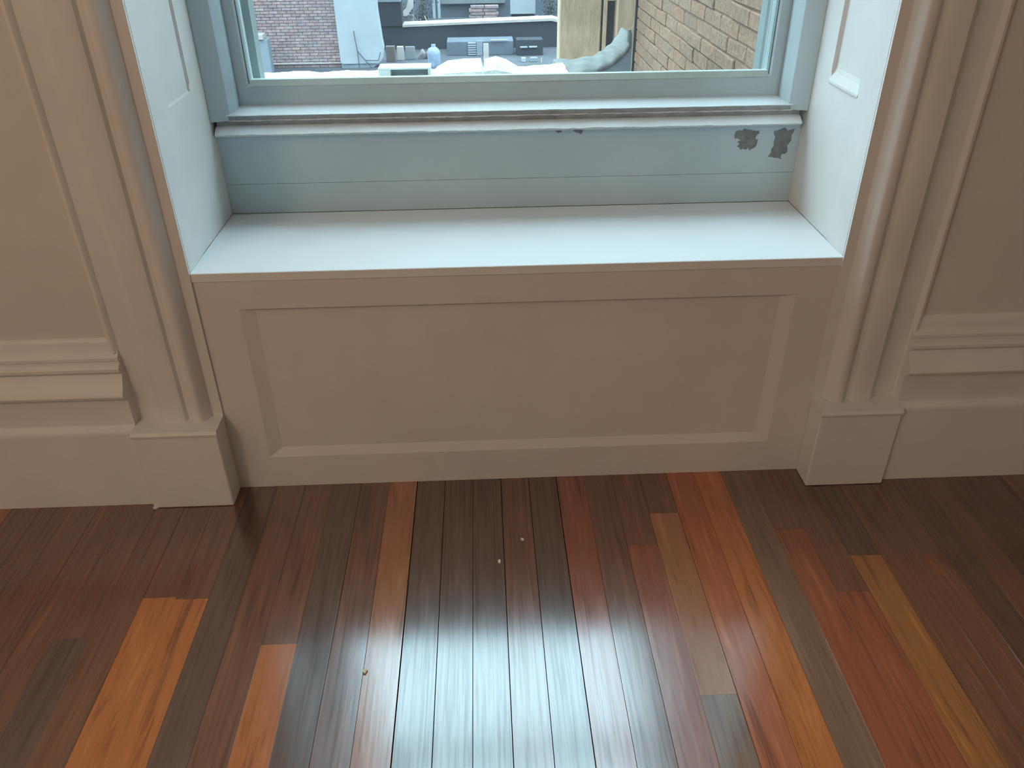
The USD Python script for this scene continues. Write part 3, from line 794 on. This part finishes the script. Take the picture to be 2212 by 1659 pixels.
fbox("slab_rest", -1.34, -1.13, 13.26, 0.5, -1.2, -0.745, RUBB, "grey rubble base under the crooked slab", "rubble")
for x, r_m, lb in ((-0.865, STEEL, "left pale blue drainpipe on the rear garden wall"), (-0.775, STEEL, "right pale blue drainpipe on the rear garden wall")):
    obj("drainpipe", tube([far_pt(x, yB - 0.12, -1.2), far_pt(x, yB - 0.12, -0.2)], 0.055, 10), r_m, label=lb, cat="pipe")
h = [far_pt(-0.885, 12.5, z) + [0.04 * math.sin(z * 40), 0, 0] for z in np.linspace(-1.0, -0.66, 9)]
obj("garden_hose", tube(h, 0.02, 6), COPE, label="thin white hose hanging behind the parapet", cat="hose")
fbox("pale_board", 0.52, 0.965, 14.2, 0.12, -0.87, -0.2, PALE, "pale blue board standing against the rear garden wall", "board")
fbox("board_stand", 0.54, 0.95, 14.25, 0.3, -1.2, -0.87, DARK, "dark trestle under the pale blue board", "trestle")
for n in range(3):
    c = far_pt(0.90 + n * 0.17, 13.0, B0)
    obj("rubble_heap", chunk(c[0], c[1], G, 0.32, 0.32, 0.62 - 0.08 * n, 50 + n, 40), RUBB,
        label=("leftmost of three rubble heaps behind the parapet's right end", "middle of three rubble heaps behind the parapet's right end", "rightmost of three rubble heaps behind the parapet's right end")[n], cat="rubble")


def shrub(x, y, w, hgt, n, seed, label):
    r = np.random.default_rng(seed)
    t = thing("shrub", label, "shrub", loc=(x, y, G))
    st, lv = [], []
    for i in range(7):
        e = np.array([r.normal(0, w * 0.3), r.normal(0, w * 0.3), hgt * r.uniform(0.6, 1)])
        st.append(trimesh.creation.cylinder(radius=0.012, segment=((0, 0, 0), e), sections=5))
        for j in range(n):
            c = e * r.uniform(0.25, 1.05) + r.normal(0, 0.12, 3) * [w, w, 0.5]
            a = r.normal(size=(2, 3))
            a /= np.linalg.norm(a, axis=1, keepdims=True)
            L, W = r.uniform(0.06, 0.11), 0.03
            v = np.array([c, c + a[0] * L / 2 + a[1] * W, c + a[0] * L, c + a[0] * L / 2 - a[1] * W])
            lv.append(trimesh.Trimesh(v, [(0, 1, 2), (0, 2, 3)], process=False))
    obj("stem", cat_(*st), ROSE, t)
    obj("foliage", cat_(*lv), LEAF, t, kind="stuff")


c = far_pt(-1.02, 13.5, 0)
shrub(c[0], c[1], 0.8, 1.3, 60, 1, "dark green shrub behind the left part of the parapet")
c = far_pt(1.18, 13.9, 0)
shrub(c[0], c[1], 0.7, 1.5, 60, 2, "dark green shrub behind the parapet beside the tan stucco wall")
# row of houses at the far side of the yards
rh = thing("row_house", "brick row houses at the far side of the back yards", "building")
obj("facade", box(-14, 12, 36, 40, G, 8.0), FB[1], rh)
for i in range(8):
    w_ = obj("house_window", box(-12 + i * 3, -10.9 + i * 3, 35.92, 36.05, 0.5, 2.6, 0.02), DARK, rh)
    obj("window_ledge", box(-12.1 + i * 3, -10.8 + i * 3, 35.85, 36.02, 0.35, 0.5, 0.02), COPE, w_)

# ------------------------------------------------------------------ flakes of paint lying on the floor
def flake(x, y, s, seed, label):
    r = np.random.default_rng(seed)
    a = np.sort(r.uniform(0, 2 * math.pi, 8))
    m = ext_z([(x + s * r.uniform(0.5, 1) * math.cos(t), y + 1.3 * s * r.uniform(0.5, 1) * math.sin(t)) for t in a], 0.0, 0.0022)
    m.vertices[:, 2] += np.where(m.vertices[:, 2] > 0.001, r.uniform(-0.0006, 0.0012, len(m.vertices)), 0)
    obj("paint_flake", m, CHIP, label=label, cat="paint flake")


flake(-0.008, -0.195, 0.005, 1, "white paint flake on the dark boards nearest the apron panel")
flake(-0.055, -0.253, 0.0045, 2, "small yellowish paint flake on the dark boards above the window's reflection")
flake(-0.283, -0.494, 0.0055, 3, "white star-shaped paint flake on the boards left of the window's reflection")
flake(-0.768, -0.058, 0.006, 4, "paint flake beside the left plinth block")
